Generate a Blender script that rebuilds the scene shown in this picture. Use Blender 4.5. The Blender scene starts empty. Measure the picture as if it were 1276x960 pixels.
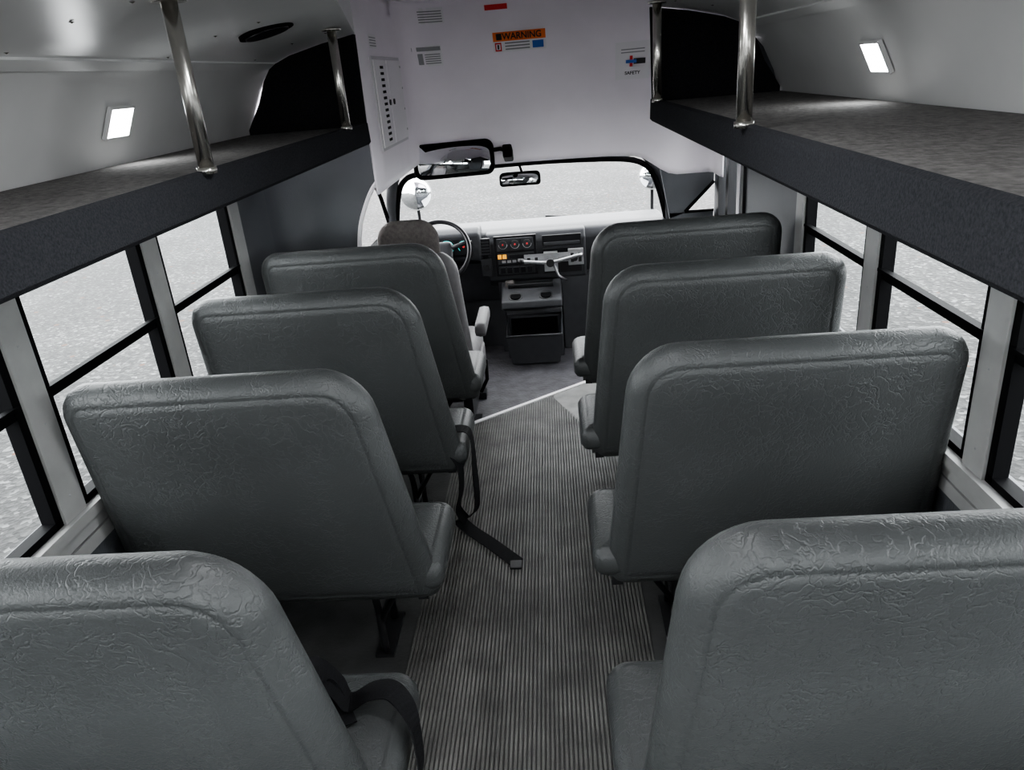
import bpy, math, random
from mathutils import Vector, Matrix
random.seed(4)
S=bpy.context.scene
COL=S.collection
try:
    S.view_settings.view_transform='AgX'
    S.view_settings.look='AgX - Medium High Contrast'
except Exception as ex:
    print('look',ex)

# ---------------------------------------------------------------- materials
def new_mat(name):
    m=bpy.data.materials.new(name); m.use_nodes=True
    nt=m.node_tree; b=nt.nodes['Principled BSDF']
    return m,nt,b
def mat(name,col,rough=.5,metal=0,var=0,vscale=8,bump=0,bscale=60,spec=.5,detail=4,emit=None,estr=0):
    m,nt,b=new_mat(name)
    b.inputs['Base Color'].default_value=(*col,1)
    b.inputs['Roughness'].default_value=rough
    b.inputs['Metallic'].default_value=metal
    b.inputs['Specular IOR Level'].default_value=spec
    tc=nt.nodes.new('ShaderNodeTexCoord')
    if var:
        n=nt.nodes.new('ShaderNodeTexNoise'); n.inputs['Scale'].default_value=vscale; n.inputs['Detail'].default_value=detail
        nt.links.new(tc.outputs['Object'],n.inputs['Vector'])
        r=nt.nodes.new('ShaderNodeValToRGB')
        r.color_ramp.elements[0].position=.3; r.color_ramp.elements[1].position=.7
        r.color_ramp.elements[0].color=(*[c*(1-var) for c in col],1)
        r.color_ramp.elements[1].color=(*[min(1,c*(1+var)) for c in col],1)
        nt.links.new(n.outputs['Fac'],r.inputs['Fac']); nt.links.new(r.outputs['Color'],b.inputs['Base Color'])
    if bump:
        n2=nt.nodes.new('ShaderNodeTexNoise'); n2.inputs['Scale'].default_value=bscale; n2.inputs['Detail'].default_value=5
        nt.links.new(tc.outputs['Object'],n2.inputs['Vector'])
        bp=nt.nodes.new('ShaderNodeBump'); bp.inputs['Strength'].default_value=bump; bp.inputs['Distance'].default_value=.01
        nt.links.new(n2.outputs['Fac'],bp.inputs['Height']); nt.links.new(bp.outputs['Normal'],b.inputs['Normal'])
    if emit:
        b.inputs['Emission Color'].default_value=(*emit,1); b.inputs['Emission Strength'].default_value=estr
    return m
def vinyl(name,col,rough,bst):
    m,nt,b=new_mat(name)
    tc=nt.nodes.new('ShaderNodeTexCoord')
    n=nt.nodes.new('ShaderNodeTexNoise'); n.inputs['Scale'].default_value=3; n.inputs['Detail'].default_value=4
    nt.links.new(tc.outputs['Object'],n.inputs['Vector'])
    r=nt.nodes.new('ShaderNodeValToRGB')
    r.color_ramp.elements[0].position=.3;r.color_ramp.elements[1].position=.72
    r.color_ramp.elements[0].color=(*[c*.88 for c in col],1); r.color_ramp.elements[1].color=(*[c*1.12 for c in col],1)
    nt.links.new(n.outputs['Fac'],r.inputs['Fac']); nt.links.new(r.outputs['Color'],b.inputs['Base Color'])
    dn=nt.nodes.new('ShaderNodeTexNoise'); dn.inputs['Scale'].default_value=13; dn.inputs['Detail'].default_value=4
    nt.links.new(tc.outputs['Object'],dn.inputs['Vector'])
    mx=nt.nodes.new('ShaderNodeMixRGB'); mx.inputs['Fac'].default_value=.25
    nt.links.new(tc.outputs['Object'],mx.inputs['Color1']); nt.links.new(dn.outputs['Color'],mx.inputs['Color2'])
    v=nt.nodes.new('ShaderNodeTexVoronoi'); v.feature='DISTANCE_TO_EDGE'; v.inputs['Scale'].default_value=24
    nt.links.new(mx.outputs['Color'],v.inputs['Vector'])
    vr=nt.nodes.new('ShaderNodeValToRGB'); vr.color_ramp.elements[0].position=0; vr.color_ramp.elements[1].position=.10
    nt.links.new(v.outputs['Distance'],vr.inputs['Fac'])
    mk=nt.nodes.new('ShaderNodeTexNoise'); mk.inputs['Scale'].default_value=6
    nt.links.new(tc.outputs['Object'],mk.inputs['Vector'])
    mr=nt.nodes.new('ShaderNodeMapRange'); mr.inputs[1].default_value=.38; mr.inputs[2].default_value=.62; mr.inputs[3].default_value=.12; mr.inputs[4].default_value=1.0
    nt.links.new(mk.outputs['Fac'],mr.inputs[0])
    ml=nt.nodes.new('ShaderNodeMath'); ml.operation='MULTIPLY'; nt.links.new(vr.outputs['Color'],ml.inputs[0]); nt.links.new(mr.outputs[0],ml.inputs[1])
    f=nt.nodes.new('ShaderNodeTexNoise'); f.inputs['Scale'].default_value=200; f.inputs['Detail'].default_value=3
    nt.links.new(tc.outputs['Object'],f.inputs['Vector'])
    ad=nt.nodes.new('ShaderNodeMath'); ad.operation='MULTIPLY_ADD'; ad.inputs[1].default_value=.7
    nt.links.new(f.outputs['Fac'],ad.inputs[0]); nt.links.new(ml.outputs[0],ad.inputs[2])
    bp=nt.nodes.new('ShaderNodeBump'); bp.inputs['Strength'].default_value=bst; bp.inputs['Distance'].default_value=.004
    nt.links.new(ad.outputs[0],bp.inputs['Height']); nt.links.new(bp.outputs['Normal'],b.inputs['Normal'])
    b.inputs['Roughness'].default_value=rough
    b.inputs['Specular IOR Level'].default_value=.42
    return m
M={}
M['vinyl']=vinyl('grey_vinyl',(.0385,.0408,.0412),.46,.36)
M['carpet']=mat('charcoal_carpet',(.031,.032,.036),.95,var=.3,vscale=260,bump=.35,bscale=260,spec=.1)
M['shelfcarpet']=mat('grey_shelf_carpet',(.155,.15,.145),.95,var=.3,vscale=60,bump=.6,bscale=90,spec=.1)
M['blackcarpet']=mat('black_carpet',(.018,.018,.020),.98,var=.5,vscale=300,bump=.5,bscale=260,spec=.05)
M['ceil']=mat('ceiling_panel_paint',(.68,.685,.68),.33,var=.05,vscale=3,bump=.05,bscale=4)
M['cap']=mat('white_fibreglass',(.88,.83,.88),.42,var=.03,vscale=4,bump=.03,bscale=14)
M['rubber']=mat('ribbed_rubber',(.098,.096,.091),.55,var=.45,vscale=7,bump=.2,bscale=120)
M['ribgap']=mat('ribbed_rubber_base',(.036,.036,.035),.7)
M['floor']=mat('dark_rubber_floor',(.034,.034,.034),.5,var=.4,vscale=9,bump=.15,bscale=80)
M['cabfloor']=mat('cab_vinyl_floor',(.07,.068,.075),.5,var=.35,vscale=14,bump=.3,bscale=60)
M['greyfloor']=mat('worn_step_floor',(.13,.13,.125),.5,var=.3,vscale=12)
M['panel']=mat('grey_wall_panel',(.066,.07,.078),.5,var=.08,vscale=5,bump=.12,bscale=150)
M['lower']=mat('lower_wall_vinyl',(.08,.082,.08),.6,var=.1,vscale=5,bump=.2,bscale=100)
M['alu']=mat('brushed_pillar',(.30,.30,.295),.45,metal=.1,var=.08,vscale=12)
M['frame']=mat('black_window_frame',(.0025,.0025,.003),.6,spec=.06)
M['steel']=mat('stainless_tube',(.66,.64,.60),.24,metal=1,var=.05,vscale=20)
M['zinc']=mat('zinc_bracket',(.40,.40,.41),.35,metal=.9,var=.1,vscale=30)
M['blackmetal']=mat('black_frame_steel',(.008,.008,.009),.4)
M['belt']=mat('black_webbing',(.006,.006,.007),.75,var=.3,vscale=200,bump=.2,bscale=300,spec=.15)
M['dash']=mat('charcoal_dash_plastic',(.036,.037,.041),.5,var=.1,vscale=20,bump=.1,bscale=220,spec=.4)
M['dashdark']=mat('black_dash_plastic',(.012,.012,.014),.3,spec=.4)
M['fabric']=mat('driver_seat_fabric',(.125,.112,.108),.9,var=.2,vscale=60,bump=.3,bscale=200)
M['fabricgrey']=mat('driver_seat_vinyl',(.15,.145,.15),.6,var=.1,vscale=30,bump=.1,bscale=100)
M['white']=mat('white_trim',(.82,.80,.82),.4)
M['cabinet']=mat('white_cabinet',(.60,.58,.61),.4)
M['mirror']=mat('mirror_glass',(.80,.82,.83),.03,metal=1)
M['orange']=mat('orange_sticker',(.90,.20,.035),.5)
M['amber']=mat('amber_button',(.8,.35,.03),.4,emit=(1,.45,.05),estr=.8)
M['cyan']=mat('gauge_cyan',(.02,.3,.3),.4,emit=(.1,.8,.75),estr=.5)
M['red']=mat('red_ink',(.7,.04,.04),.5)
M['blue']=mat('blue_ink',(.05,.15,.5),.5)
M['ink']=mat('black_ink',(.02,.02,.02),.5)
M['greyink']=mat('grey_print',(.30,.30,.31),.5)
M['led']=mat('led_lens',(1,1,1),.3,emit=(.95,.98,1),estr=32)
M['fill']=mat('fill_lens',(1,1,1),.3,emit=(.97,.98,1),estr=90)  # glow of the added ceiling fill lights
M['bezel']=mat('lamp_bezel',(.6,.6,.6),.35)
M['hood']=mat('vehicle_paint',(.28,.28,.29),.35)
# glass
m,nt,b=new_mat('clear_glass')
nt.nodes.remove(b)
tr=nt.nodes.new('ShaderNodeBsdfTransparent'); tr.inputs[0].default_value=(.93,.95,.95,1)
gl=nt.nodes.new('ShaderNodeBsdfGlossy'); gl.inputs['Roughness'].default_value=.03
ms=nt.nodes.new('ShaderNodeMixShader'); ms.inputs[0].default_value=.02
nt.links.new(tr.outputs[0],ms.inputs[1]); nt.links.new(gl.outputs[0],ms.inputs[2])
nt.links.new(ms.outputs[0],nt.nodes['Material Output'].inputs[0]); M['glass']=m
# gravel
m,nt,b=new_mat('gravel_ground')
tc=nt.nodes.new('ShaderNodeTexCoord')
v=nt.nodes.new('ShaderNodeTexVoronoi'); v.inputs['Scale'].default_value=28
nt.links.new(tc.outputs['Object'],v.inputs['Vector'])
r=nt.nodes.new('ShaderNodeValToRGB'); cr=r.color_ramp
cr.elements[0].color=(.006,.006,.006,1); cr.elements[1].color=(.11,.11,.11,1)
e=cr.elements.new(.5); e.color=(.018,.018,.018,1); e=cr.elements.new(.85); e.color=(.038,.038,.037,1)
sp=nt.nodes.new('ShaderNodeSeparateColor'); nt.links.new(v.outputs['Color'],sp.inputs[0]); nt.links.new(sp.outputs[0],r.inputs['Fac'])
n=nt.nodes.new('ShaderNodeTexNoise'); n.inputs['Scale'].default_value=.8; n.inputs['Detail'].default_value=8
nt.links.new(tc.outputs['Object'],n.inputs['Vector'])
r2=nt.nodes.new('ShaderNodeValToRGB'); r2.color_ramp.elements[0].position=.38; r2.color_ramp.elements[1].position=.62
r2.color_ramp.elements[0].color=(.68,.68,.68,1); r2.color_ramp.elements[1].color=(1.2,1.2,1.2,1)
nt.links.new(n.outputs['Fac'],r2.inputs['Fac'])
mx=nt.nodes.new('ShaderNodeMixRGB'); mx.blend_type='MULTIPLY'; mx.inputs[0].default_value=1
nt.links.new(r.outputs[0],mx.inputs[1]); nt.links.new(r2.outputs[0],mx.inputs[2])
v2=nt.nodes.new('ShaderNodeTexVoronoi'); v2.inputs['Scale'].default_value=4.5
nt.links.new(tc.outputs['Object'],v2.inputs['Vector'])
r3=nt.nodes.new('ShaderNodeValToRGB'); r3.color_ramp.interpolation='CONSTANT'
r3.color_ramp.elements[0].color=(1,1,1,1); r3.color_ramp.elements[1].color=(0,0,0,1); r3.color_ramp.elements[1].position=.15
nt.links.new(v2.outputs['Distance'],r3.inputs['Fac'])
sp2=nt.nodes.new('ShaderNodeSeparateColor'); nt.links.new(v2.outputs['Color'],sp2.inputs[0])
gt=nt.nodes.new('ShaderNodeMath'); gt.operation='GREATER_THAN'; gt.inputs[1].default_value=.66
nt.links.new(sp2.outputs[1],gt.inputs[0])
mm=nt.nodes.new('ShaderNodeMath'); mm.operation='MULTIPLY'; nt.links.new(gt.outputs[0],mm.inputs[0]); nt.links.new(r3.outputs[0],mm.inputs[1])
mx2=nt.nodes.new('ShaderNodeMixRGB'); mx2.inputs[2].default_value=(.055,.022,.010,1)
nt.links.new(mm.outputs[0],mx2.inputs[0]); nt.links.new(mx.outputs[0],mx2.inputs[1])
nt.links.new(mx2.outputs[0],b.inputs['Base Color']); b.inputs['Roughness'].default_value=.62; b.inputs['Specular IOR Level'].default_value=.16
bp=nt.nodes.new('ShaderNodeBump'); bp.inputs['Strength'].default_value=.25; bp.inputs['Distance'].default_value=.02
nt.links.new(v.outputs['Distance'],bp.inputs['Height']); nt.links.new(bp.outputs[0],b.inputs['Normal'])
M['gravel']=m

# ---------------------------------------------------------------- helpers
def mesh_obj(name,verts,faces,mt,parent=None,smooth=False,loc=None):
    me=bpy.data.meshes.new(name); me.from_pydata([tuple(v) for v in verts],[],faces); me.update()
    import bmesh
    bm=bmesh.new(); bm.from_mesh(me); bmesh.ops.recalc_face_normals(bm,faces=bm.faces); bm.to_mesh(me); bm.free()
    o=bpy.data.objects.new(name,me); COL.objects.link(o)
    me.materials.append(M[mt])
    if smooth:
        for p in me.polygons: p.use_smooth=True
    if parent: o.parent=parent
    if loc: o.location=loc
    return o
def empty(name,loc=(0,0,0)):
    o=bpy.data.objects.new(name,None); o.location=loc; o.empty_display_size=.1; COL.objects.link(o); return o
def boxvf(a,b):
    x0,y0,z0=a;x1,y1,z1=b
    v=[(x0,y0,z0),(x1,y0,z0),(x1,y1,z0),(x0,y1,z0),(x0,y0,z1),(x1,y0,z1),(x1,y1,z1),(x0,y1,z1)]
    f=[(0,3,2,1),(4,5,6,7),(0,1,5,4),(1,2,6,5),(2,3,7,6),(3,0,4,7)]
    return v,f
def box(name,a,b,mt,parent=None,bevel=0,seg=3):
    v,f=boxvf([min(p,q) for p,q in zip(a,b)],[max(p,q) for p,q in zip(a,b)])
    o=mesh_obj(name,v,f,mt,parent)
    if bevel:
        md=o.modifiers.new('b','BEVEL'); md.width=bevel; md.segments=seg; md.limit_method='ANGLE'
        for p in o.data.polygons: p.use_smooth=True
        o.modifiers.new('w','WEIGHTED_NORMAL')
    return o
def multibox(name,bs,mt,parent=None):
    V=[];F=[]
    for a,b in bs:
        v,f=boxvf([min(p,q) for p,q in zip(a,b)],[max(p,q) for p,q in zip(a,b)]); k=len(V); V+=v; F+=[tuple(i+k for i in q) for q in f]
    return mesh_obj(name,V,F,mt,parent)
def prism(name,poly,axis,a,b,mt,parent=None,bevel=0,smooth=False):
    def P(p,t):
        return {0:(t,p[0],p[1]),1:(p[0],t,p[1]),2:(p[0],p[1],t)}[axis]
    n=len(poly); V=[P(p,a) for p in poly]+[P(p,b) for p in poly]
    F=[tuple(range(n)),tuple(range(2*n-1,n-1,-1))]+[(i,(i+1)%n,(i+1)%n+n,i+n) for i in range(n)]
    o=mesh_obj(name,V,F,mt,parent,smooth)
    if bevel:
        md=o.modifiers.new('b','BEVEL'); md.width=bevel; md.segments=3; md.limit_method='ANGLE'
        for p in o.data.polygons: p.use_smooth=True
        o.modifiers.new('w','WEIGHTED_NORMAL')
    return o
def smoothpts(pts,n=6):
    pts=[Vector(p) for p in pts]; out=[]
    for i in range(len(pts)-1):
        p0=pts[max(i-1,0)];p1=pts[i];p2=pts[i+1];p3=pts[min(i+2,len(pts)-1)]
        for k in range(n):
            t=k/n
            out.append(.5*((2*p1)+(-p0+p2)*t+(2*p0-5*p1+4*p2-p3)*t*t+(-p0+3*p1-3*p2+p3)*t**3))
    out.append(pts[-1]); return out
def tube(name,pts,r,mt,parent=None,seg=12,closed=False,sm=0):
    pts=[Vector(p) for p in pts]
    if sm: pts=smoothpts(pts,sm)
    n=len(pts); V=[];F=[]; up=None
    for i,p in enumerate(pts):
        a=pts[(i-1)%n] if (closed or i>0) else p; c=pts[(i+1)%n] if (closed or i<n-1) else p
        t=(c-a).normalized()
        if up is None: up=t.orthogonal().normalized()
        up=(up-t*up.dot(t)).normalized(); s=t.cross(up)
        for k in range(seg):
            an=2*math.pi*k/seg; V.append(p+(up*math.cos(an)+s*math.sin(an))*r)
    m_=n if closed else n-1
    for i in range(m_):
        for k in range(seg):
            j=(i+1)%n; F.append((i*seg+k,i*seg+(k+1)%seg,j*seg+(k+1)%seg,j*seg+k))
    if not closed: F+= [tuple(range(seg)),tuple((n-1)*seg+k for k in range(seg))]
    o=mesh_obj(name,V,F,mt,parent,True)
    return o
def cyl(name,p,q,r,mt,parent=None,seg=24):
    o=tube(name,[p,q],r,mt,parent,seg)
    for f in o.data.polygons:
        if len(f.vertices)>4: f.use_smooth=False
    return o
def ribbon(name,pts,wdirs,w,th,mt,parent=None,sm=6):
    P=smoothpts(pts,sm); W=smoothpts(wdirs,sm); V=[];F=[]
    for i,p in enumerate(P):
        t=(P[min(i+1,len(P)-1)]-P[max(i-1,0)]).normalized()
        wd=W[i]-t*W[i].dot(t); wd.normalize(); nn=t.cross(wd)
        for a,b_ in((-1,-1),(1,-1),(1,1),(-1,1)): V.append(p+wd*a*w/2+nn*b_*th/2)
    n=len(P)
    for i in range(n-1):
        for k in range(4): F.append((i*4+k,i*4+(k+1)%4,i*4+4+(k+1)%4,i*4+4+k))
    F+=[(0,1,2,3),tuple((n-1)*4+k for k in range(4))]
    return mesh_obj(name,V,F,mt,parent,False)
def rrect(a0,a1,b0,b1,rad,d,seg=8):
    a0+=d;a1-=d;b0+=d;b1-=d; out=[]
    cs=[(a0,b0,180,rad[0],1,1),(a1,b0,270,rad[1],-1,1),(a1,b1,0,rad[2],-1,-1),(a0,b1,90,rad[3],1,-1)]
    for ca,cb,st,r,sa,sb in cs:
        r=max(r-d,.006)
        for k in range(seg+1):
            an=math.radians(st+90*k/seg)
            out.append((ca+sa*r+r*math.cos(an),cb+sb*r+r*math.sin(an)))
    return out
def slab(name,a0,a1,b0,b1,rad,rings,fn,mt,parent=None):
    V=[];F=[];n=None
    for d,c in rings:
        o=rrect(a0,a1,b0,b1,rad,d)
        n=len(o); V+=[fn(p[0],p[1],c) for p in o]
    R=len(rings)
    for i in range(R-1):
        for k in range(n): F.append((i*n+k,i*n+(k+1)%n,(i+1)*n+(k+1)%n,(i+1)*n+k))
    F+=[tuple(range(n)),tuple((R-1)*n+k for k in range(n))]
    return mesh_obj(name,V,F,mt,parent,True)

# ---------------------------------------------------------------- room shell
W=1.12; YR=-.95; YF=3.3
SILL=.74; WT=1.42
pill=[-.46+.69*i for i in range(6)]
PH=.044
def wallbits(s):
    b=[]
    b.append(((s*W,YR,-.05),(s*(W+.06),3.88 if s>0 else 3.58,SILL)))
    b.append(((s*W,YR,WT),(s*(W+.06),3.88 if s>0 else 3.58,1.50)))
    b.append(((s*W,3.05,SILL),(s*(W+.06),3.88 if s>0 else 3.58,WT)))
    b.append(((s*W,YR,SILL),(s*(W+.06),YR+.08,WT)))
    return b
for s,nm in((-1,'left'),(1,'right')):
    w=multibox('wall_'+nm,wallbits(s),'panel')
    multibox('trim_pillars_'+nm,[((s*(W-.014),y-PH,SILL),(s*(W+.028),y+PH,WT+.04)) for y in pill],'alu')
    multibox('trim_sill_'+nm,[((s*(W-.03),YR,SILL-.03),(s*(W+.05),3.05,SILL)),((s*(W-.012),YR,SILL-.075),(s*(W+.01),3.05,SILL-.035)),
        ((s*(W-.012),YR,SILL-.12),(s*(W+.01),3.05,SILL-.082))],'alu')
    multibox('baseboard_'+nm,[((s*(W-.02),YR,0),(s*W,3.2,.10))],'lower')
    V=[];F=[]
    for y in pill:
        for z in(.80,1.0,1.2,1.38):
            k=len(V)
            for i in range(8): V.append((s*(W-.0145),y+.004*math.cos(i*math.pi/4),z+.004*math.sin(i*math.pi/4)))
            V.append((s*(W-.0165),y,z))
            for i in range(8): F.append((k+i,k+(i+1)%8,k+8))
    mesh_obj('trim_rivets_'+nm,V,F,'greyink')
wi=1
for s in(-1,1):
    for i in range(len(pill)-1):
        y0=pill[i]+PH; y1=pill[i+1]-PH
        e=empty('window_%d'%wi,(s*(W+.015),(y0+y1)/2,1.08)); wi+=1
        def L(x,y,z): return (x-s*(W+.015),y-(y0+y1)/2,z-1.08)
        fb=.020; x0=s*(W-.006); x1=s*(W+.030)
        V=[((x0,y0,SILL),(x1,y0+fb*1.3,WT)),((x0,y1-fb*1.3,SILL),(x1,y1,WT)),((x0,y0,SILL),(x1,y1,SILL+fb)),((x0,y0,WT-fb),(x1,y1,WT)),
           ((x0+s*.004,y0,1.042),(x1,y1,1.062)),((x0-s*.006,y0+.01,1.064),(x0+s*.012,y1-.01,1.074))]
        multibox('frame',[(L(*a),L(*b_)) for a,b_ in V],'frame',e)
        multibox('pane',[(L(s*(W+.018),y0+.02,SILL+.015),L(s*(W+.022),y1-.02,WT-.015))],'glass',e)
# ceiling
prof=[(1.125,1.44),(1.105,1.52),(1.075,1.62),(1.03,1.71),(.95,1.80),(.86,1.835),(.72,1.868),(.60,1.888),(.50,1.903),(.38,1.92),(.2,1.94),(0,1.948)]
prof=[(-x,z) for x,z in prof]+[(x,z) for x,z in prof[::-1][1:]]
def yend(x):
    x=abs(x)
    return YF+.04 if x>=.6 else (YF+.04-1.15*min(1,(.60-x)/.22))
V=[(x,YR,z) for x,z in prof]+[(x,yend(x),z) for x,z in prof]
F=[];n=len(prof)
for i in range(n-1): F.append((i,i+1,n+i+1,n+i))
V+=[(x,yend(x),2.075) for x,z in prof]
for i in range(n-1):
    if abs(prof[i][0])<=.6 and abs(prof[i+1][0])<=.6: F.append((n+i,n+i+1,2*n+i+1,2*n+i))
ce=mesh_obj('ceiling',V,F,'ceil',None,True)
md=ce.modifiers.new('es','EDGE_SPLIT'); md.split_angle=math.radians(40)
box('roof_panel',(-W-.04,YR-.05,2.07),(W+.04,2.0,2.09),'cap')
for s,nm in((-1,1),(1,2)):
    prism('trim_%d'%nm,[(s*.962,1.792),(s*.955,1.783),(s*.925,1.803),(s*.93,1.812)],1,YR,YF,'ceil')
# unseen rear wall, its windows made large to let in more light
multibox('wall_rear',[((-W,YR-.06,-.05),(W,YR,.72)),((-W,YR-.06,1.72),(W,YR,2.0)),((-W,YR-.06,.72),(-1.0,YR,1.72)),((1.0,YR-.06,.72),(W,YR,1.72))],'panel')
e=empty('window_%d'%wi,(0,YR-.03,1.22)); wi+=1
multibox('frame',[((-1.01,-.03,-.50),(-.97,.035,.50)),((.97,-.03,-.50),(1.01,.035,.50)),((-1,-.03,-.50),(1,.035,-.46)),((-1,-.03,.46),(1,.035,.50)),((-.03,-.03,-.5),(.03,.035,.5))],'frame',e)
multibox('pane',[((-.98,-.004,-.48),(.98,0,.48))],'glass',e)
# floor
fl=[(-W,YR),(W,YR),(W,3.9),(.9,4.10),(.33,4.10),(-.35,3.57),(-.66,3.50),(-W,3.50)]
prism('floor',fl,2,-.05,0,'floor')
V=[];F=[]; x=-.385; sp_=.0125
def ye(x): return max(min(3.57+.775*(x+.35)-.03, 3.85-2.25*(x-.10)),3.2)
pts_=[]
while x<.385:
    for (dx,z) in((0,.001),(.0016,.0055),(.0074,.0055),(.0090,.001)): pts_.append((x+dx,z))
    x+=sp_
for x_,z_ in pts_: V.append((x_,YR+.01,z_)); V.append((x_,ye(x_),z_))
F=[(2*i,2*i+2,2*i+3,2*i+1) for i in range(len(pts_)-1)]
rb=mesh_obj('aisle_ribbed_mat',V,F,'rubber')
rb.data.materials.append(M['ribgap'])
for i,p in enumerate(rb.data.polygons): p.material_index=1 if i%4==3 else 0
mesh_obj('trim_3',[(.27,3.42,.003),(.60,3.42,.003),(.60,4.09,.003),(.33,4.09,.003),(.10,3.90,.003),(.10,3.86,.003)],[(0,1,2,3,4,5)],'greyfloor')
d=Vector((.66,.51)).normalized(); nn=Vector((-d.y,d.x))
A=Vector((-.37,3.555));B=Vector((.33,4.095))
q=[A-nn*.012,B-nn*.012,B+nn*.012,A+nn*.012]
prism('trim_step_edge',[(p.x,p.y) for p in q],2,-.03,.006,'white')
prism('floor_cab',[(-1.0,3.45),(1.12,3.45),(1.12,4.65),(.95,5.6),(-.95,5.6),(-1.0,4.6)],2,-.17,-.12,'cabfloor')
prism('trim_step_riser',[(p.x,p.y) for p in [A-nn*.03,B-nn*.03,B-nn*.005,A-nn*.005]],2,-.12,-.002,'dashdark')

# ---------------------------------------------------------------- bulkhead left
Yb=3.54
inner=[(-.60,1.90),(-.60,1.30),(-.635,1.285),(-.672,1.245),(-.71,1.18),(-.745,1.10),(-.765,1.02),(-.78,.90),(-.79,.6),(-.79,0)]
prism('wall_bulkhead',[(-1.12,0),(-1.12,1.44),(-1.04,1.68),(-.95,1.77),(-.72,1.84),(-.60,1.86)]+inner[1:],1,Yb,Yb+.04,'panel')
tube('trim_4',[(x_,Yb-.004,z_) for x_,z_ in inner[1:]],.010,'white',sm=3)
V=[];F=[]
for i in range(9):
    a=math.pi/2*i/8; xx=-W+.16-.16*math.cos(a); yy=Yb-.16+.16*math.sin(a)
    V+=[(xx,yy,.0),(xx,yy,1.46)]
for i in range(8): F.append((2*i,2*i+2,2*i+3,2*i+1))
mesh_obj('trim_5',V,F,'panel',None,True)

# ---------------------------------------------------------------- front cap
def sst(a,b,x):
    t=max(0,min(1,(x-a)/(b-a))); return t*t*(3-2*t)
def Yf(z): return 4.77-.36*(max(0,(z-1.10))/.95)**1.6
def capY(x,z):
    y=Yf(z)-.21*sst(.45,.95,x)
    if x<-.32:
        y+= -.28+math.sqrt(max(0,.28**2-(x+.32)**2))
    return y
def zb(x,y):
    if y<4.3 and x<0: return 1.25
    if x>.9: return 1.07
    return 1.185-.02*abs(x)**2-.10*sst(.66,.88,abs(x))*(1 if x>0 else 0)
plan=[]
for y in (3.335,3.55,3.8,4.0,4.15): plan.append(('L',y))
for k in range(9): plan.append(('A',k/8))
xx=-.28
while xx<1.05: plan.append(('F',xx)); xx+=.045
plan+= [('F',1.07),('R',.03),('R',.12),('R',.25)]
V=[];NL=26;n=len(plan)
for j in range(NL+1):
    t=j/NL
    for k,(kind,p) in enumerate(plan):
        if kind=='L': z0=1.25; z=z0+(2.08-z0)*t; V.append((-.60,min(p,Yf(z)-.28),z))
        elif kind=='A':
            z0=1.25-.065*sst(0,1,p); z=z0+(2.08-z0)*t; an=math.pi-math.pi/2*p
            V.append((-.32+.28*math.cos(an),Yf(z)-.28+.28*math.sin(an),z))
        elif kind=='F':
            z0=zb(p,5); z=z0+(2.08-z0)*t; V.append((p,capY(p,z),z))
        else:
            z0=1.07; z=z0+(2.08-z0)*t; V.append((1.095,capY(1.09,z)-p,z))
F=[(j*n+k,j*n+k+1,(j+1)*n+k+1,(j+1)*n+k) for j in range(NL) for k in range(n-1)]
cap=mesh_obj('wall_front',V,F,'cap',None,True)
md=cap.modifiers.new('s','SOLIDIFY'); md.thickness=.012; md.offset=0
multibox('ceiling_front_dome',[((-1.14,1.95,2.07),(1.14,4.75,2.10)),((-1.14,3.345,1.5),(-.60,3.36,2.10)),((.62,3.345,1.86),(1.14,3.36,2.10))],'cap')
multibox('ceiling_cab',[((-1.0,3.58,1.27),(-.61,4.85,1.30)),((.9,4.6,1.14),(1.14,4.85,1.17)),((-1.0,4.78,1.2),(1.0,4.84,1.3))],'dash')
multibox('wall_front_right',[((W,3.88,-.15),(W+.05,4.62,.15)),((W,3.88,1.52),(W+.05,4.62,2.1)),((W,4.48,.15),(W+.05,4.62,1.52)),((1.0,3.33,1.55),(1.12,3.36,2.1)),((W,3.33,1.5),(W+.05,3.88,2.1))],'panel')
# glazed entry door
e=empty('door_1',(W+.02,4.2,.8))
multibox('frame',[((-.035,-.32,-.66),(.01,-.26,.74)),((-.035,.0,-.66),(.01,.06,.74)),((-.035,.24,-.66),(.01,.29,.74)),((-.03,-.32,-.66),(.01,.29,-.60)),((-.03,-.32,.68),(.01,.29,.74))],'dashdark',e)
multibox('pane',[((-.012,-.28,-.62),(-.008,.27,.70))],'glass',e)
multibox('edge_strip',[((-.038,-.262,-.66),(-.01,-.20,.74))],'cabinet',e)
prism('wall_cab_right_upper',[(.86,.80),(.955,.83),(1.12,1.0),(1.12,1.12),(.80,1.12)],1,4.64,4.66,'panel')
multibox('wall_cab_right',[((.86,4.64,-.15),(1.12,4.66,.83))],'panel')
tube('trim_7',[(.95,4.635,.835),(1.12,4.635,1.005)],.010,'frame')
tube('trim_8',[(.95,4.635,.835),(1.12,4.635,.835)],.008,'frame')
prism('wall_cab_right_side',[(1.12,4.64),(.93,5.2),(.90,5.2),(1.08,4.64)],2,-.15,.76,'dash')
multibox('wall_cab_left',[((-.97,3.58,-.15),(-.93,5.15,.78)),((-.97,3.58,.78),(-.93,3.72,1.27)),((-.97,3.58,1.22),(-.93,4.75,1.27)),
    ((-.935,4.0,.60),(-.90,4.7,.70))],'dash')
tube('trim_9',[(-.93,3.74,1.20),(-.93,3.74,.80),(-.93,5.02,.80),(-.93,4.86,1.02),(-.93,4.66,1.20)],.013,'frame',closed=True)
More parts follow.
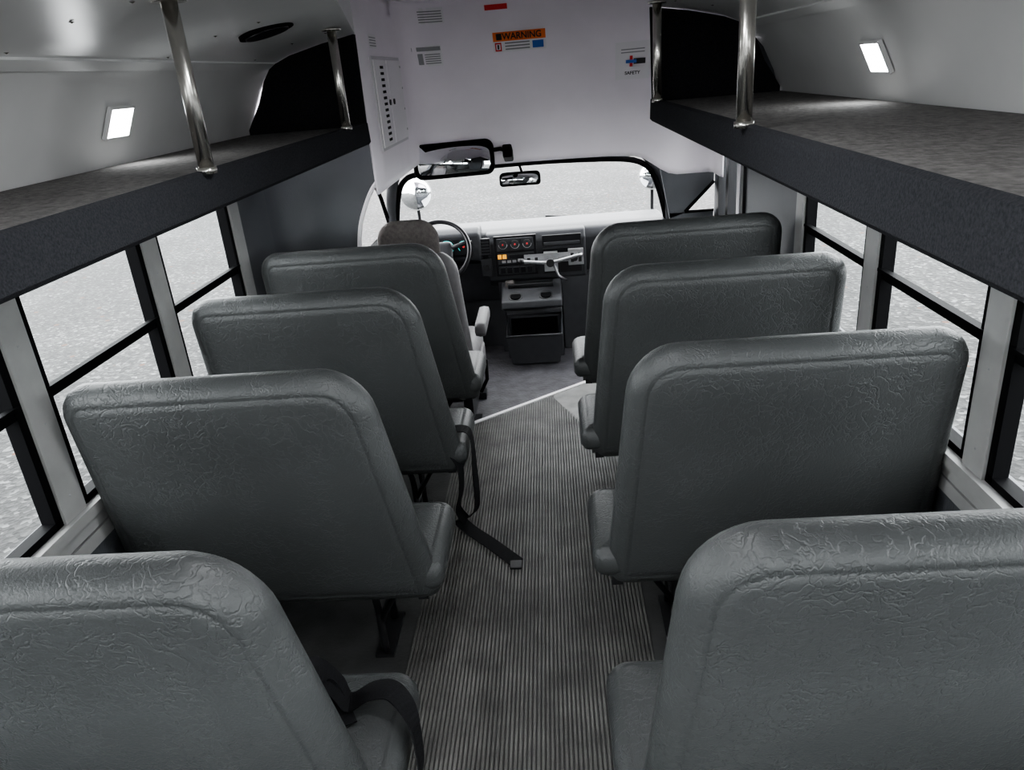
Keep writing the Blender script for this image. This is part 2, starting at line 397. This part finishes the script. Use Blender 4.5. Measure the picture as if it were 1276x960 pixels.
# windshield
wf=[(-.92,5.12,.70),(-.87,5.0,.88),(-.82,4.90,1.03),(-.765,4.83,1.115),(-.66,4.80,1.155),(-.3,4.80,1.17),(0,4.80,1.175),(.3,4.80,1.17),(.62,4.80,1.15),(.75,4.83,1.095),(.81,4.90,1.0),(.86,5.0,.87),(.91,5.12,.70)]
e=empty('windshield',(0,4.9,1.0))
tube('frame_seal',[(a,b_-4.9,c-1.0) for a,b_,c in wf],.018,'frame',e,sm=4)
V=[(x_,y_-4.9,z_-1) for x_,y_,z_ in wf]
V2=[(x_*1.0,5.12+.38*(1-(x_/.93)**2)-4.9,.70-1) for x_,y_,z_ in wf]
n=len(wf)
mesh_obj('pane',V+V2,[(i,i+1,n+i+1,n+i) for i in range(n-1)],'glass',e,True)
tube('trim_10',[(-.95,5.12,.6),(-.905,5.0,.88),(-.86,4.88,1.05),(-.80,4.78,1.17),(-.72,4.70,1.24)],.035,'dash',sm=4)
tube('trim_11',[(.95,5.12,.6),(.90,5.02,.86),(.85,4.92,1.0),(.80,4.84,1.10),(.70,4.80,1.20)],.028,'dash',sm=4)

# ---------------------------------------------------------------- luggage racks
RX=.585
for s in(-1,1):
    e=empty('luggage_rack',(s*.85,1.2,1.5))
    def L(x,y,z): return (x-s*.85,y-1.2,z-1.5)
    rx=RX if s<0 else RX-.012
    pr=[(rx,1.475),(rx+.008,1.466),(rx+.02,1.463),(1.11,1.463),(1.105,1.54),(rx+.03,1.54),(rx+.026,1.552),(rx+.013,1.556),(rx+.003,1.55)]
    V=[];F=[];n=len(pr)
    for y in(YR+.02,YF-.02,YF):
        sh=.012 if y==YF else 0
        V+=[L(s*(min(x_+sh,1.10)),y,z_) for x_,z_ in pr]
    for j in range(2):
        for i in range(n): F.append((j*n+i,j*n+(i+1)%n,(j+1)*n+(i+1)%n,(j+1)*n+i))
    F+=[tuple(range(n)),tuple(2*n+i for i in range(n))]
    o=mesh_obj('shelf',V,F,'carpet',e)
    mesh_obj('shelf_liner',[L(s*(rx+.03),YR+.03,1.5415),L(s*1.09,YR+.03,1.5415),L(s*1.09,YF-.05,1.5415),L(s*(rx+.03),YF-.05,1.5415)],[(0,1,2,3)],'shelfcarpet',e)
    ep=[(rx+.01,1.54),(rx+.005,1.885),(.72,1.862),(.86,1.829),(.945,1.795),(.985,1.74),(1.02,1.66),(1.06,1.60),(1.085,1.56),(1.085,1.54)]
    V=[L(s*x_,YF-.035,z_) for x_,z_ in ep]+[L(s*x_,YF,z_) for x_,z_ in ep]; n=len(ep)
    mesh_obj('end_panel',V,[tuple(range(n)),tuple(range(2*n-1,n-1,-1))]+[(i,(i+1)%n,(i+1)%n+n,i+n) for i in range(n)],'blackcarpet',e)
    for y in((-.4,1.66,2.91) if s<0 else (-.4,1.72,3.05)):
        cyl('pole',L(s*rx,y,1.55),L(s*rx,y,1.888),.0165,'steel',e)
        cyl('pole_flange',L(s*rx,y,1.882),L(s*rx,y,1.889),.034,'steel',e)
        cyl('pole_collar',L(s*rx,y,1.548),L(s*rx,y,1.562),.021,'steel',e)
# LED fixtures, flat against the cove panel (facing inward and down)
for s in(-1,1):
    for y in((2.20,.80,-.45) if s<0 else (2.25,.80,-.45)):
        e=empty('ceiling_lamp',(s*1.050,y,1.658)); e.rotation_euler=(0,-s*math.radians(116.6),0)
        multibox('bezel',[((-.046,-.064,-.002),(.046,.064,.004)),((-.046,-.064,.004),(-.040,.064,.010)),((.040,-.064,.004),(.046,.064,.010)),((-.040,-.064,.004),(.040,-.058,.010)),((-.040,.058,.004),(.040,.064,.010))],'bezel',e)
        mesh_obj('lens',[(-.040,-.058,.008),(.040,-.058,.008),(.040,.058,.008),(-.040,.058,.008)],[(0,1,2,3)],'led',e)
for y in(-.55,.35,1.25):  # added centre ceiling lights, out of view, to brighten the interior
    e=empty('added_fill_lamp',(0,y,1.938))
    cyl('base',(0,0,-.008),(0,0,.004),.11,'bezel',e,32); cyl('lens',(0,0,-.025),(0,0,-.008),.095,'fill',e,32)
# speaker
e=empty('ceiling_speaker',(-.68,2.50,1.872)); e.rotation_euler=(0,math.radians(-13),0)
cyl('rim',(0,0,-.006),(0,0,.004),.085,'frame',e,36); cyl('grille',(0,0,-.011),(0,0,-.005),.068,'dashdark',e,36)
V=[];F=[]
def rivet(x,y,z):
    k=len(V)
    for i in range(8): V.append((x+.006*math.cos(i*math.pi/4),y+.006*math.sin(i*math.pi/4),z))
    V.append((x,y,z-.003))
    for i in range(8): F.append((k+i,k+(i+1)%8,k+8))
def cz(x):
    x=abs(x); p=[(.57,1.893),(.72,1.868),(.86,1.835),(.95,1.80)]
    for (a,za),(b_,zb_) in zip(p,p[1:]):
        if a<=x<=b_: return za+(zb_-za)*(x-a)/(b_-a)
    return 1.9
for s in(-1,1):
    for yy in(.9,1.6,2.3,3.0):
        for xx in(.63,.76,.91): rivet(s*xx,yy,cz(xx)-.001)
mesh_obj('ceiling_rivets',V,F,'steel')

# ---------------------------------------------------------------- bus seats
RG=[(.20,-.061),(.12,-.060),(.070,-.0575),(.052,-.0555),(.049,-.0525),(.046,-.0545),(.034,-.050),(.018,-.040),(.006,-.023),(0,-.006),(0,.012),(.008,.032),(.022,.046),(.05,.054),(.10,.058),(.2,.060)]
Z1=1.085; Z0=.318; HB=.405; HT=.372
def fb(side):
    def f(a,b,c):
        t=(b-Z0)/(Z1-Z0)
        ai=a*(-side)>0
        hb=(.468 if side<0 else .445) if ai else (.41 if side<0 else .425)
        ht=HT if ai else (.382 if side<0 else .402)
        x=a*(hb+(ht-hb)*t)/HB
        c2=c*(.75+.25*t)
        return (x,c2+(Z1-b)*.175,b)
    return f
def fc(a,b,c): return (a,b,.405+c*.8+.012*math.sin((b-.05)/.41*math.pi))
CR=[(.16,-.06),(.03,-.06),(.01,-.05),(0,-.03),(0,.02),(.010,.042),(.022,.052),(.030,.056),(.034,.054),(.04,.058),(.08,.066),(.15,.068)]
seat_cache={}
def bus_seat(side,y):
    s=side
    e=empty('bus_seat',(s*.69,y,0))
    key=side
    if key in seat_cache:
        for me,nm in seat_cache[key]:
            o=bpy.data.objects.new(nm,me); COL.objects.link(o); o.parent=e
        return e
    parts=[]
    ra=.125; rw=.085
    rad=(.05,.05,rw if s>0 else ra, ra if s>0 else rw)
    parts.append(slab('backrest',-HB,HB,Z0,Z1,rad,RG,fb(s),'vinyl',e))
    ia=-.478*s; ow=.365*s
    a0,a1=min(ia,ow),max(ia,ow)
    parts.append(slab('cushion',a0,a1,.085,.455,(.03,.03,.06,.06),CR,fc,'vinyl',e))
    lx=-.225*s
    parts.append(tube('leg_rear',[(lx,.16,.345),(lx,.20,.30),(lx,.255,.20),(lx,.26,.012)],.0125,'blackmetal',e,sm=4))
    parts.append(tube('leg_front',[(lx,.40,.345),(lx,.41,.28),(lx,.42,.012)],.0125,'blackmetal',e,sm=3))
    parts.append(multibox('foot',[((lx-.03,.235,0),(lx+.03,.445,.012)),((lx-.006,.26,.10),(lx+.006,.42,.125))],'blackmetal',e))
    parts.append(tube('brace',[(lx,.26,.13),(lx-.10*s,.22,.30),(lx-.12*s,.20,.345)],.009,'blackmetal',e))
    parts.append(multibox('rails',[((a0+.04,.14,.33),(a1-.03,.17,.355)),((a0+.04,.38,.33),(a1-.03,.41,.355)),((a0+.05,.10,.33),(a0+.08,.44,.355)),((a1-.08,.10,.33),(a1-.05,.44,.355))],'blackmetal',e))
    parts.append(multibox('wall_bracket',[((s*.36,.12,.31),(s*.405,.43,.34))],'blackmetal',e))
    parts.append(tube('back_support',[(-.18,.13,.40),(-.18,.15,.32),(-.18,.18,.335)],.014,'blackmetal',e))
    parts.append(tube('back_support',[(.18,.13,.40),(.18,.15,.32),(.18,.18,.335)],.014,'blackmetal',e))
    seat_cache[key]=[(o.data,o.name.split('.')[0]) for o in parts]
    return e
for y in(.905,1.67,2.43,3.155): bus_seat(1,y)
for y in(.895,1.64,2.37,3.045): bus_seat(-1,y)
# belts
def rel(o,pts): return [tuple(Vector(p)-Vector(o)) for p in pts]
o_=(-.34,1.2,.48); b1=empty('seat_belt',o_)
ribbon('strap',rel(o_,[(-.43,1.12,.50),(-.405,1.13,.59),(-.385,1.18,.605),(-.36,1.21,.53),(-.34,1.21,.485),(-.29,1.22,.505),(-.24,1.21,.51),(-.198,1.17,.475),(-.184,1.13,.40),(-.188,1.11,.36)]),
   [(0,.3,1),(0,1,.4),(0,1,.2),(.2,1,.2),(0,1,0),(0,1,.0),(0,1,0),(0,1,0),(0,1,0),(0,1,0)],.055,.003,'belt',b1)
ribbon('strap_tail',rel(o_,[(-.46,1.12,.48),(-.42,1.15,.56),(-.39,1.19,.55),(-.365,1.19,.485),(-.34,1.15,.478)]),[(1,0,.3),(1,0,.2),(1,.4,0),(1,1,0),(1,1,0)],.06,.003,'belt',b1)
o_=(-.25,2.5,.3); b2=empty('seat_belt',o_)
ribbon('strap',rel(o_,[(-.32,2.55,.46),(-.25,2.54,.48),(-.20,2.52,.46),(-.195,2.49,.33),(-.205,2.50,.16),(-.27,2.60,.05),(-.30,2.64,.014),(-.25,2.57,.010),(-.17,2.48,.010),(-.055,2.34,.010)]),
   [(0,1,0),(0,1,0),(0,1,0),(.2,1,0),(.3,1,0),(.8,.6,0),(.8,.6,0),(.8,.65,0),(.8,.6,0),(.8,.65,0)],.058,.003,'belt',b2)
ribbon('strap_loop',rel(o_,[(-.33,2.50,.46),(-.25,2.46,.38),(-.245,2.44,.28),(-.27,2.46,.18),(-.25,2.50,.10)]),[(0,1,0),(.3,1,0),(.3,1,0),(.3,1,0),(.4,1,0)],.045,.003,'belt',b2)
box('tongue',(.17,-.20,-.294),(.215,-.155,-.284),'blackmetal',b2,.003)

# ---------------------------------------------------------------- driver seat
ds=empty('driver_seat',(-.55,3.92,-.12))
RD=[(.16,-.075),(.08,-.07),(.045,-.06),(.02,-.045),(0,-.015),(0,.02),(.02,.045),(.05,.055),(.055,.050),(.06,.056),(.12,.05)]
slab('back',-.235,.235,.36,1.02,(.07,.07,.11,.11),RD,lambda a,b,c:(a*(1.0-.12*max(0,(b-.5)/.5)),c-.12-(b-.4)*.16,b),'fabricgrey',ds)
slab('headrest',-.155,.155,.96,1.185,(.05,.05,.10,.10),[(.08,-.055),(.03,-.05),(.008,-.03),(0,0),(.008,.03),(.03,.05),(.08,.055)],lambda a,b,c:(a-.02,c-.20,b),'fabric',ds)
slab('cushion',-.25,.25,-.12,.38,(.06,.06,.08,.08),[(.15,-.06),(.03,-.06),(0,-.03),(0,.03),(.03,.06),(.06,.068),(.065,.062),(.07,.068),(.15,.06)],lambda a,b,c:(a,b,.38+c),'fabricgrey',ds)
for sx in(1,-1):
    slab('armrest',-.14,.22,.505,.585,(.035,.035,.035,.035),[(.02,-.03),(.005,-.025),(0,0),(.005,.025),(.02,.03)],lambda a,b,c:(sx*.285+c,a,b+.02),'fabricgrey',ds)
box('side_shield',(.235,-.16,.24),(.262,.26,.37),'fabricgrey',ds,.01)
box('base_pan',(-.22,-.12,.20),(.22,.34,.30),'dashdark',ds,.01)
multibox('pedestal',[((-.20,-.10,.03),(-.15,.32,.21)),((.15,-.10,.03),(.20,.32,.21)),((-.24,-.12,0),(.24,-.04,.04)),((-.24,.26,0),(.24,.34,.04)),((-.2,.08,.08),(.2,.12,.2))],'dashdark',ds)
tube('recline_lever',[(.265,-.08,.32),(.275,0,.30),(.278,.10,.31)],.010,'dashdark',ds)
tube('belt_stalk',[(.26,-.14,.22),(.30,-.16,.30),(.30,-.13,.40)],.010,'belt',ds)

# ---------------------------------------------------------------- dashboard
dsh=empty('dashboard',(0,5.0,.5))
def D(x,y,z): return (x,y-5.0,z-.5)
def dprism(nm,x0,x1,poly,mt,bev=.01): return prism(nm,[(y-5.0,z-.5) for y,z in poly],0,x0,x1,mt,dsh,bev)
dprism('body',-.90,.90,[(5.12,.22),(5.03,.42),(5.0,.66),(5.03,.715),(5.10,.73),(5.45,.72),(5.45,.22)],'dash',.02)
dprism('centre_stack',-.30,.36,[(5.06,.34),(4.98,.40),(4.955,.66),(4.985,.715),(5.05,.725),(5.1,.5)],'dash',.015)
dprism('cluster_hood',-.79,-.33,[(5.05,.50),(4.93,.56),(4.90,.74),(4.95,.775),(5.08,.775),(5.16,.70)],'dash',.02)
def face(nm,x0,x1,z0,z1,mt,dd=.0,th=.012,bev=.003):
    def fy(z): return 4.98-.025*(z-.40)/.26-dd
    return prism(nm,[(fy(z0)-5.0-th,z0-.5),(fy(z1)-5.0-th,z1-.5),(fy(z1)-5.0+.004,z1-.5),(fy(z0)-5.0+.004,z0-.5)],0,x0,x1,mt,dsh,bev)
face('radio_climate_bezel',-.245,.035,.43,.705,'dashdark')
face('climate_panel',-.225,.015,.605,.69,'dash',.010)
for x_ in(-.185,-.105,-.025):
    cyl('knob',D(x_,4.945,.65),D(x_,4.918,.652),.026,'dashdark',dsh); cyl('knob_ring',D(x_,4.947,.65),D(x_,4.934,.651),.030,'zinc',dsh)
    cyl('knob_mark',D(x_,4.919,.652),D(x_,4.916,.652),.006,'red',dsh,10)
face('radio',-.225,.015,.515,.59,'dash',.010)
face('radio_screen',-.15,-.02,.552,.58,'dashdark',.020,.006)
for i in range(6): face('radio_key',-.2+.035*i,-.175+.035*i,.525,.542,'greyink',.020,.006,.001)
for i in range(2): face('amber_key',-.225+.032*i,-.200+.032*i,.555,.583,'amber',.024,.006,.001)
face('switch_row',-.225,.015,.445,.50,'dash',.010)
for i in range(5): face('rocker',-.215+.045*i,-.18+.045*i,.452,.492,'dashdark',.020,.008,.002)
face('storage_slot',.075,.33,.615,.69,'dashdark')
face('storage_slot_lip',.085,.32,.625,.645,'dash',.010)
face('aux_panel',.075,.33,.43,.60,'dashdark',.0)
face('side_vent',-.34,-.27,.58,.70,'dashdark',.01)
for i in range(5): face('vent_slat',-.335,-.275,.592+.02*i,.598+.02*i,'dash',.022,.006,.001)
face('side_knob_plate',-.34,-.27,.44,.56,'dash',.01)
cyl('light_knob',D(-.305,4.955,.50),D(-.305,4.93,.50),.02,'dashdark',dsh)
box('cluster_face',D(-.74,4.905,.60),D(-.38,4.93,.735),'dashdark',dsh,.01)
for x_,r_ in((-.66,.045),(-.55,.055),(-.44,.045)):
    cyl('gauge',D(x_,4.906,.665),D(x_,4.898,.665),r_,'dashdark',dsh)
    tube('gauge_ring',[D(x_+r_*.8*math.cos(a*math.pi/8),4.896,.665+r_*.8*math.sin(a*math.pi/8)) for a in range(-2,11)],.0025,'cyan',dsh,6)
    cyl('gauge_hub',D(x_,4.898,.665),D(x_,4.893,.665),.008,'red',dsh,10)
face('passenger_vent',.48,.62,.60,.68,'dashdark'); face('glove_box',.44,.85,.40,.57,'dash',.005,.02)
dprism('column',-.60,-.52,[(4.95,.50),(4.70,.62),(4.70,.69),(4.95,.60)],'dashdark',.01)
multibox('footwell_panel',[(D(.19,4.99,-.12),D(.42,5.04,.42)),(D(-.90,5.14,-.12),D(.90,5.17,.45)),(D(-.24,5.0,-.12),D(-.20,5.1,.38))],'dash',dsh)
for x_ in(-.42,-.60): box('pedal',D(x_-.03,4.99,.02),D(x_+.03,5.01,.12),'dashdark',dsh,.008)
# steering wheel
sw=empty('steering_wheel',(-.565,4.64,.70)); sw.rotation_euler=(math.radians(62),0,0)
tube('rim',[(.19*math.cos(a*math.pi/24),.19*math.sin(a*math.pi/24),0) for a in range(48)],.0145,'dashdark',sw,12,True)
slab('hub',-.085,.085,-.07,.06,(.04,.04,.03,.03),[(.03,-.03),(.005,-.02),(0,0),(.008,.015),(.03,.022)],lambda a,b,c:(a,b,c-.01),'dash',sw)
for a in(15,165,250,290):
    a=math.radians(a); tube('spoke',[(.06*math.cos(a),.06*math.sin(a),-.01),(.185*math.cos(a),.185*math.sin(a),0)],.012,'dash',sw,8)
tube('turn_stalk',[(.06,.02,-.06),(.20,.07,-.07)],.008,'dashdark',sw,8)
cyl('shaft',(0,0,-.12),(0,0,-.02),.03,'dashdark',sw)
# console
cs=empty('centre_console',(0,4.9,-.12))
def C(poly): return [(y-4.9,z+.12) for y,z in poly]
prism('engine_cover',C([(4.84,-.12),(4.84,.22),(4.96,.33),(4.985,.33),(4.985,-.12)]),0,-.20,.18,'dash',cs,.015)
prism('tray',C([(4.72,.27),(4.73,.315),(4.80,.33),(4.97,.395),(4.975,.36),(4.76,.25)]),0,-.215,.185,'dash',cs,.012)
for x_ in(-.12,.08):
    cyl('cup_ring',(x_,4.79-4.9,.322+.12),(x_,4.783-4.9,.338+.12),.045,'dashdark',cs); cyl('cup_well',(x_,4.785-4.9,.33+.12),(x_,4.782-4.9,.341+.12),.036,'frame',cs)
box('tray_slot',(-.17,-.02,.485),(.13,.05,.512),'dashdark',cs,.005)
V=[(-.165,-.20,.02),(.145,-.20,.02),(.145,-.06,.02),(-.165,-.06,.02),(-.19,-.24,.22),(.17,-.24,.22),(.17,-.06,.31),(-.19,-.06,.31)]
bn=mesh_obj('bin',V,[(0,1,2,3),(0,1,5,4),(1,2,6,5),(3,0,4,7),(2,3,7,6)],'dash',cs)
md=bn.modifiers.new('s','SOLIDIFY'); md.thickness=.012; md.offset=0
tube('bin_rim',[(-.19,-.24,.22),(.17,-.24,.22),(.17,-.06,.31),(-.19,-.06,.31)],.009,'dash',cs,8,True)
box('bin_back',(-.165,-.075,.03),(.145,-.062,.29),'frame',cs)
box('folded_cloth',(-.19,.0,.475),(-.13,.06,.525),'fabric',cs,.01)
# door control lever
dl=empty('door_opener',(.12,4.90,.52))
multibox('bracket',[((-.17,-.005,.00),(.20,.005,.06)),((-.04,-.04,-.05),(.05,.02,.07)),((.12,-.03,-.02),(.22,.02,.08))],'zinc',dl)
tube('lever',[(-.19,-.05,.03),(-.10,-.055,.02),(0,-.05,.01),(.10,-.06,.03),(.21,-.05,.05)],.011,'zinc',dl,sm=4)
tube('link',[(.02,-.045,.0),(.05,-.05,-.08),(.10,-.03,-.12)],.008,'zinc',dl)
cyl('knob',(-.21,-.05,.03),(-.17,-.05,.03),.02,'blackmetal',dl); cyl('pivot',(0,-.07,.01),(0,-.03,.01),.026,'blackmetal',dl)
cyl('pivot',(.16,-.06,.03),(.16,-.03,.03),.02,'blackmetal',dl)
multibox('slots',[((-.15+.05*i,-.008,.02),(-.13+.05*i,-.004,.04)) for i in range(2)]+[((.135,-.034,.0),(.155,-.029,.06)),((.185,-.034,.0),(.205,-.029,.06))],'blackmetal',dl)

# ---------------------------------------------------------------- mirrors
im=empty('interior_mirror',(-.395,4.50,1.255)); im.rotation_euler=(math.radians(-18),math.radians(-1),0)
slab('shell',-.235,.235,-.10,.10,(.05,.05,.05,.05),[(.05,.035),(.01,.025),(0,.005),(0,-.012),(.006,-.02),(.012,-.02),(.013,-.010)],lambda a,b,c:(a,c,b),'frame',im)
slab('glass',-.222,.222,-.088,.088,(.04,.04,.04,.04),[(0,-.012),(0,-.0175)],lambda a,b,c:(a,c,b),'mirror',im)
tube('arm',[(.20,.03,.04),(.27,.06,.05),(.32,.16,.05)],.012,'frame',im)
box('mount',(.28,.06,.0),(.335,.20,.075),'frame',im,.01)
rm=empty('rear_view_mirror',(-.03,4.70,1.095)); rm.rotation_euler=(math.radians(-16),0,0)
slab('shell',-.125,.125,-.042,.042,(.02,.02,.03,.03),[(.02,.03),(.004,.02),(0,0),(0,-.01),(.005,-.015),(.008,-.015),(.009,-.011)],lambda a,b,c:(a,c,b),'frame',rm)
slab('glass',-.117,.117,-.035,.035,(.015,.015,.025,.025),[(0,-.009),(0,-.0135)],lambda a,b,c:(a,c,b),'mirror',rm)
tube('stem',[(0,.02,0),(.01,.04,.05),(0,.05,.085)],.008,'frame',rm)
for x_,r_ in((-.90,.125),(.93,.10)):
    e=empty('exterior_mirror',(x_,5.95,.88))
    V=[];F=[];sg=28
    for j,(rr,yy) in enumerate([(0.0,-.035),(.4,-.03),(.75,-.017),(.95,0),(1.0,.01)]):
        for k in range(sg):
            a=2*math.pi*k/sg; V.append((r_*rr*math.cos(a),yy,r_*rr*math.sin(a)))
    for j in range(4):
        for k in range(sg): F.append((j*sg+k,j*sg+(k+1)%sg,(j+1)*sg+(k+1)%sg,(j+1)*sg+k))
    mesh_obj('convex_glass',V,F,'mirror',e,True)
    tube('rim',[(r_*math.cos(k*math.pi/14),.01,r_*math.sin(k*math.pi/14)) for k in range(28)],.005,'alu',e,8,True)
    cyl('back_shell',(0,.012,0),(0,.04,0),r_*.96,'frame',e)
    tube('arm',[(0,.04,-.05),(0,.06,-.25),(.02*(1 if x_>0 else -1),-.1,-.40)],.012,'frame',e)
# hood
hd=empty('vehicle_hood',(0,6.0,.4))
V=[];F=[]
ys=[-.48,-.2,.2,.6,.8,.85]; zs=[.23,.21,.15,.04,-.08,-.35]
for y_,z_ in zip(ys,zs):
    for k in range(13):
        x_=-.75+1.5*k/12; V.append((x_,y_,z_-.10*(x_/.75)**4-(.02 if .35<abs(x_)<.5 else 0)))
for j in range(5):
    for k in range(12): F.append((j*13+k,j*13+k+1,(j+1)*13+k+1,(j+1)*13+k))
mesh_obj('panel',V,F,'hood',hd,True)
tube('wiper',[(.1,-.38,.29),(.45,-.42,.27),(.75,-.5,.30)],.010,'frame',hd)

# ---------------------------------------------------------------- labels on front cap
def patch(nm,x0,x1,z0,z1,mt,off,parent,nx=8,nz=5):
    V=[];F=[]
    for j in range(nz+1):
        for i in range(nx+1):
            x_=x0+(x1-x0)*i/nx; z_=z0+(z1-z0)*j/nz; V.append((x_,capY(x_,z_)-.008-off,z_))
    for j in range(nz):
        for i in range(nx): a=j*(nx+1)+i; F.append((a,a+1,a+nx+2,a+nx+1))
    return mesh_obj(nm,V,F,mt,parent)
def captext(nm,txt,x,z,size,mt,off,parent):
    cu=bpy.data.curves.new(nm,'FONT'); cu.body=txt; cu.size=size; cu.align_x='CENTER'; cu.offset=size*.02
    o=bpy.data.objects.new(nm,cu); COL.objects.link(o); bpy.context.view_layer.update()
    me=bpy.data.meshes.new_from_object(o.evaluated_get(bpy.context.evaluated_depsgraph_get()))
    bpy.data.objects.remove(o)
    for v_ in me.vertices:
        X=x+v_.co.x; Zz=z+v_.co.y; v_.co=(X,capY(X,Zz)-.008-off,Zz)
    me.materials.clear(); me.materials.append(M[mt])
    o=bpy.data.objects.new(nm,me); COL.objects.link(o); o.parent=parent
wl=empty('warning_label'); q_=-.055
patch('paper',-.115,.175,1.855+q_,1.955+q_,'white',.001,wl); patch('orange_band',-.113,.173,1.908+q_,1.953+q_,'orange',.003,wl)
captext('heading','WARNING',.045,1.916+q_,.044,'ink',.006,wl)
patch('warning_icon',-.095,-.065,1.915+q_,1.946+q_,'ink',.006,wl,2,2)
for i in range(3): patch('print_line',-.05,.085,1.864+.015*i+q_,1.871+.015*i+q_,'greyink',.004,wl,4,1)
patch('icon_red',-.105,-.07,1.860+q_,1.902+q_,'red',.004,wl,2,2); patch('icon_inner',-.099,-.076,1.867+q_,1.895+q_,'white',.005,wl,2,2); patch('icon_figure',-.092,-.083,1.870+q_,1.892+q_,'ink',.006,wl,2,2)
patch('icon_blue',.10,.16,1.864+q_,1.900+q_,'blue',.004,wl,2,2)
nl=empty('notice_label')
patch('paper',-.555,-.40,1.76,1.865,'white',.001,nl,10,4); patch('border',-.55,-.405,1.837,1.857,'greyink',.003,nl,10,1)
patch('picture',-.545,-.50,1.77,1.825,'greyink',.003,nl,4,2)
for i in range(5): patch('print_line',-.49,-.41,1.772+.011*i,1.777+.011*i,'greyink',.003,nl,5,1)
nl=empty('notice_label')
patch('paper',-.50,-.36,1.965,2.04,'white',.001,nl,10,4)
for i in range(5): patch('print_line',-.49,-.37,1.972+.012*i,1.977+.012*i,'greyink',.003,nl,5,1)
nl=empty('maker_label'); q_=-.05
patch('paper',.55,.73,1.655+q_,1.845+q_,'white',.001,nl,8,6)
captext('name','SAFETY',.64,1.68+q_,.024,'ink',.004,nl)
patch('emblem_stem',.625,.640,1.72+q_,1.775+q_,'red',.004,nl,2,2); patch('emblem_bar',.605,.660,1.738+q_,1.755+q_,'blue',.005,nl,2,2)
patch('emblem_dark',.645,.705,1.732+q_,1.760+q_,'ink',.003,nl,2,2)
for i in range(2): patch('print_line',.58,.70,1.79+.015*i+q_,1.795+.015*i+q_,'greyink',.003,nl,3,1)
rl=empty('caution_label'); patch('paper',-.14,-.02,2.005,2.03,'red',.001,rl,3,2)

# electrical cabinet
ec=empty('electrical_cabinet',(-.594,3.86,1.61))
box('frame',(-.004,-.34,-.20),(.008,.33,.20),'cabinet',ec,.002)
box('louvre_door',(.006,-.325,-.185),(.014,-.055,.185),'white',ec,.002)
box('access_door',(.006,-.04,-.185),(.014,.315,.185),'white',ec,.002)
multibox('louvre_slots',[((.011,-.21,-.165+.026*i),(.0155,-.14,-.153+.026*i)) for i in range(13)],'frame',ec)
cyl('latch',(.010,-.08,0),(.020,-.08,0),.013,'blackmetal',ec); cyl('latch',(.010,.02,0),(.020,.02,0),.013,'blackmetal',ec)
multibox('hinge_rivets',[((.011,.29,-.15+.1*i),(.016,.30,-.14+.1*i)) for i in range(4)],'greyink',ec)
nl=empty('notice_label'); 
box('paper',(-.5935,3.55,1.84),(-.592,3.70,1.90),'white',nl); multibox('print_line',[((-.5925,3.56,1.85+.011*i),(-.591,3.69,1.854+.011*i)) for i in range(4)],'greyink',nl)

# ---------------------------------------------------------------- ground & world
mesh_obj('ground',[(-60,-60,-.85),(60,-60,-.85),(60,60,-.85),(-60,60,-.85)],[(0,1,2,3)],'gravel')
w=bpy.data.worlds.new('overcast_sky'); S.world=w; w.use_nodes=True
bg=w.node_tree.nodes['Background']; bg.inputs[0].default_value=(.98,.985,1,1); bg.inputs[1].default_value=12.5

# ---------------------------------------------------------------- camera
cd=bpy.data.cameras.new('camera'); cam=bpy.data.objects.new('camera',cd); COL.objects.link(cam)
f_=Vector((-.0672,.9212,-.3832)).normalized(); u_=Vector((.0591,.3871,.9201)); u_=(u_-f_*u_.dot(f_)).normalized(); r_=f_.cross(u_)
m3=Matrix((r_,u_,-f_)).transposed(); cam.matrix_world=Matrix.Translation((.155,0,1.70))@m3.to_4x4()
cd.sensor_fit='HORIZONTAL'; cd.sensor_width=36; cd.lens=940/1276*36; cd.clip_start=.02
S.camera=cam
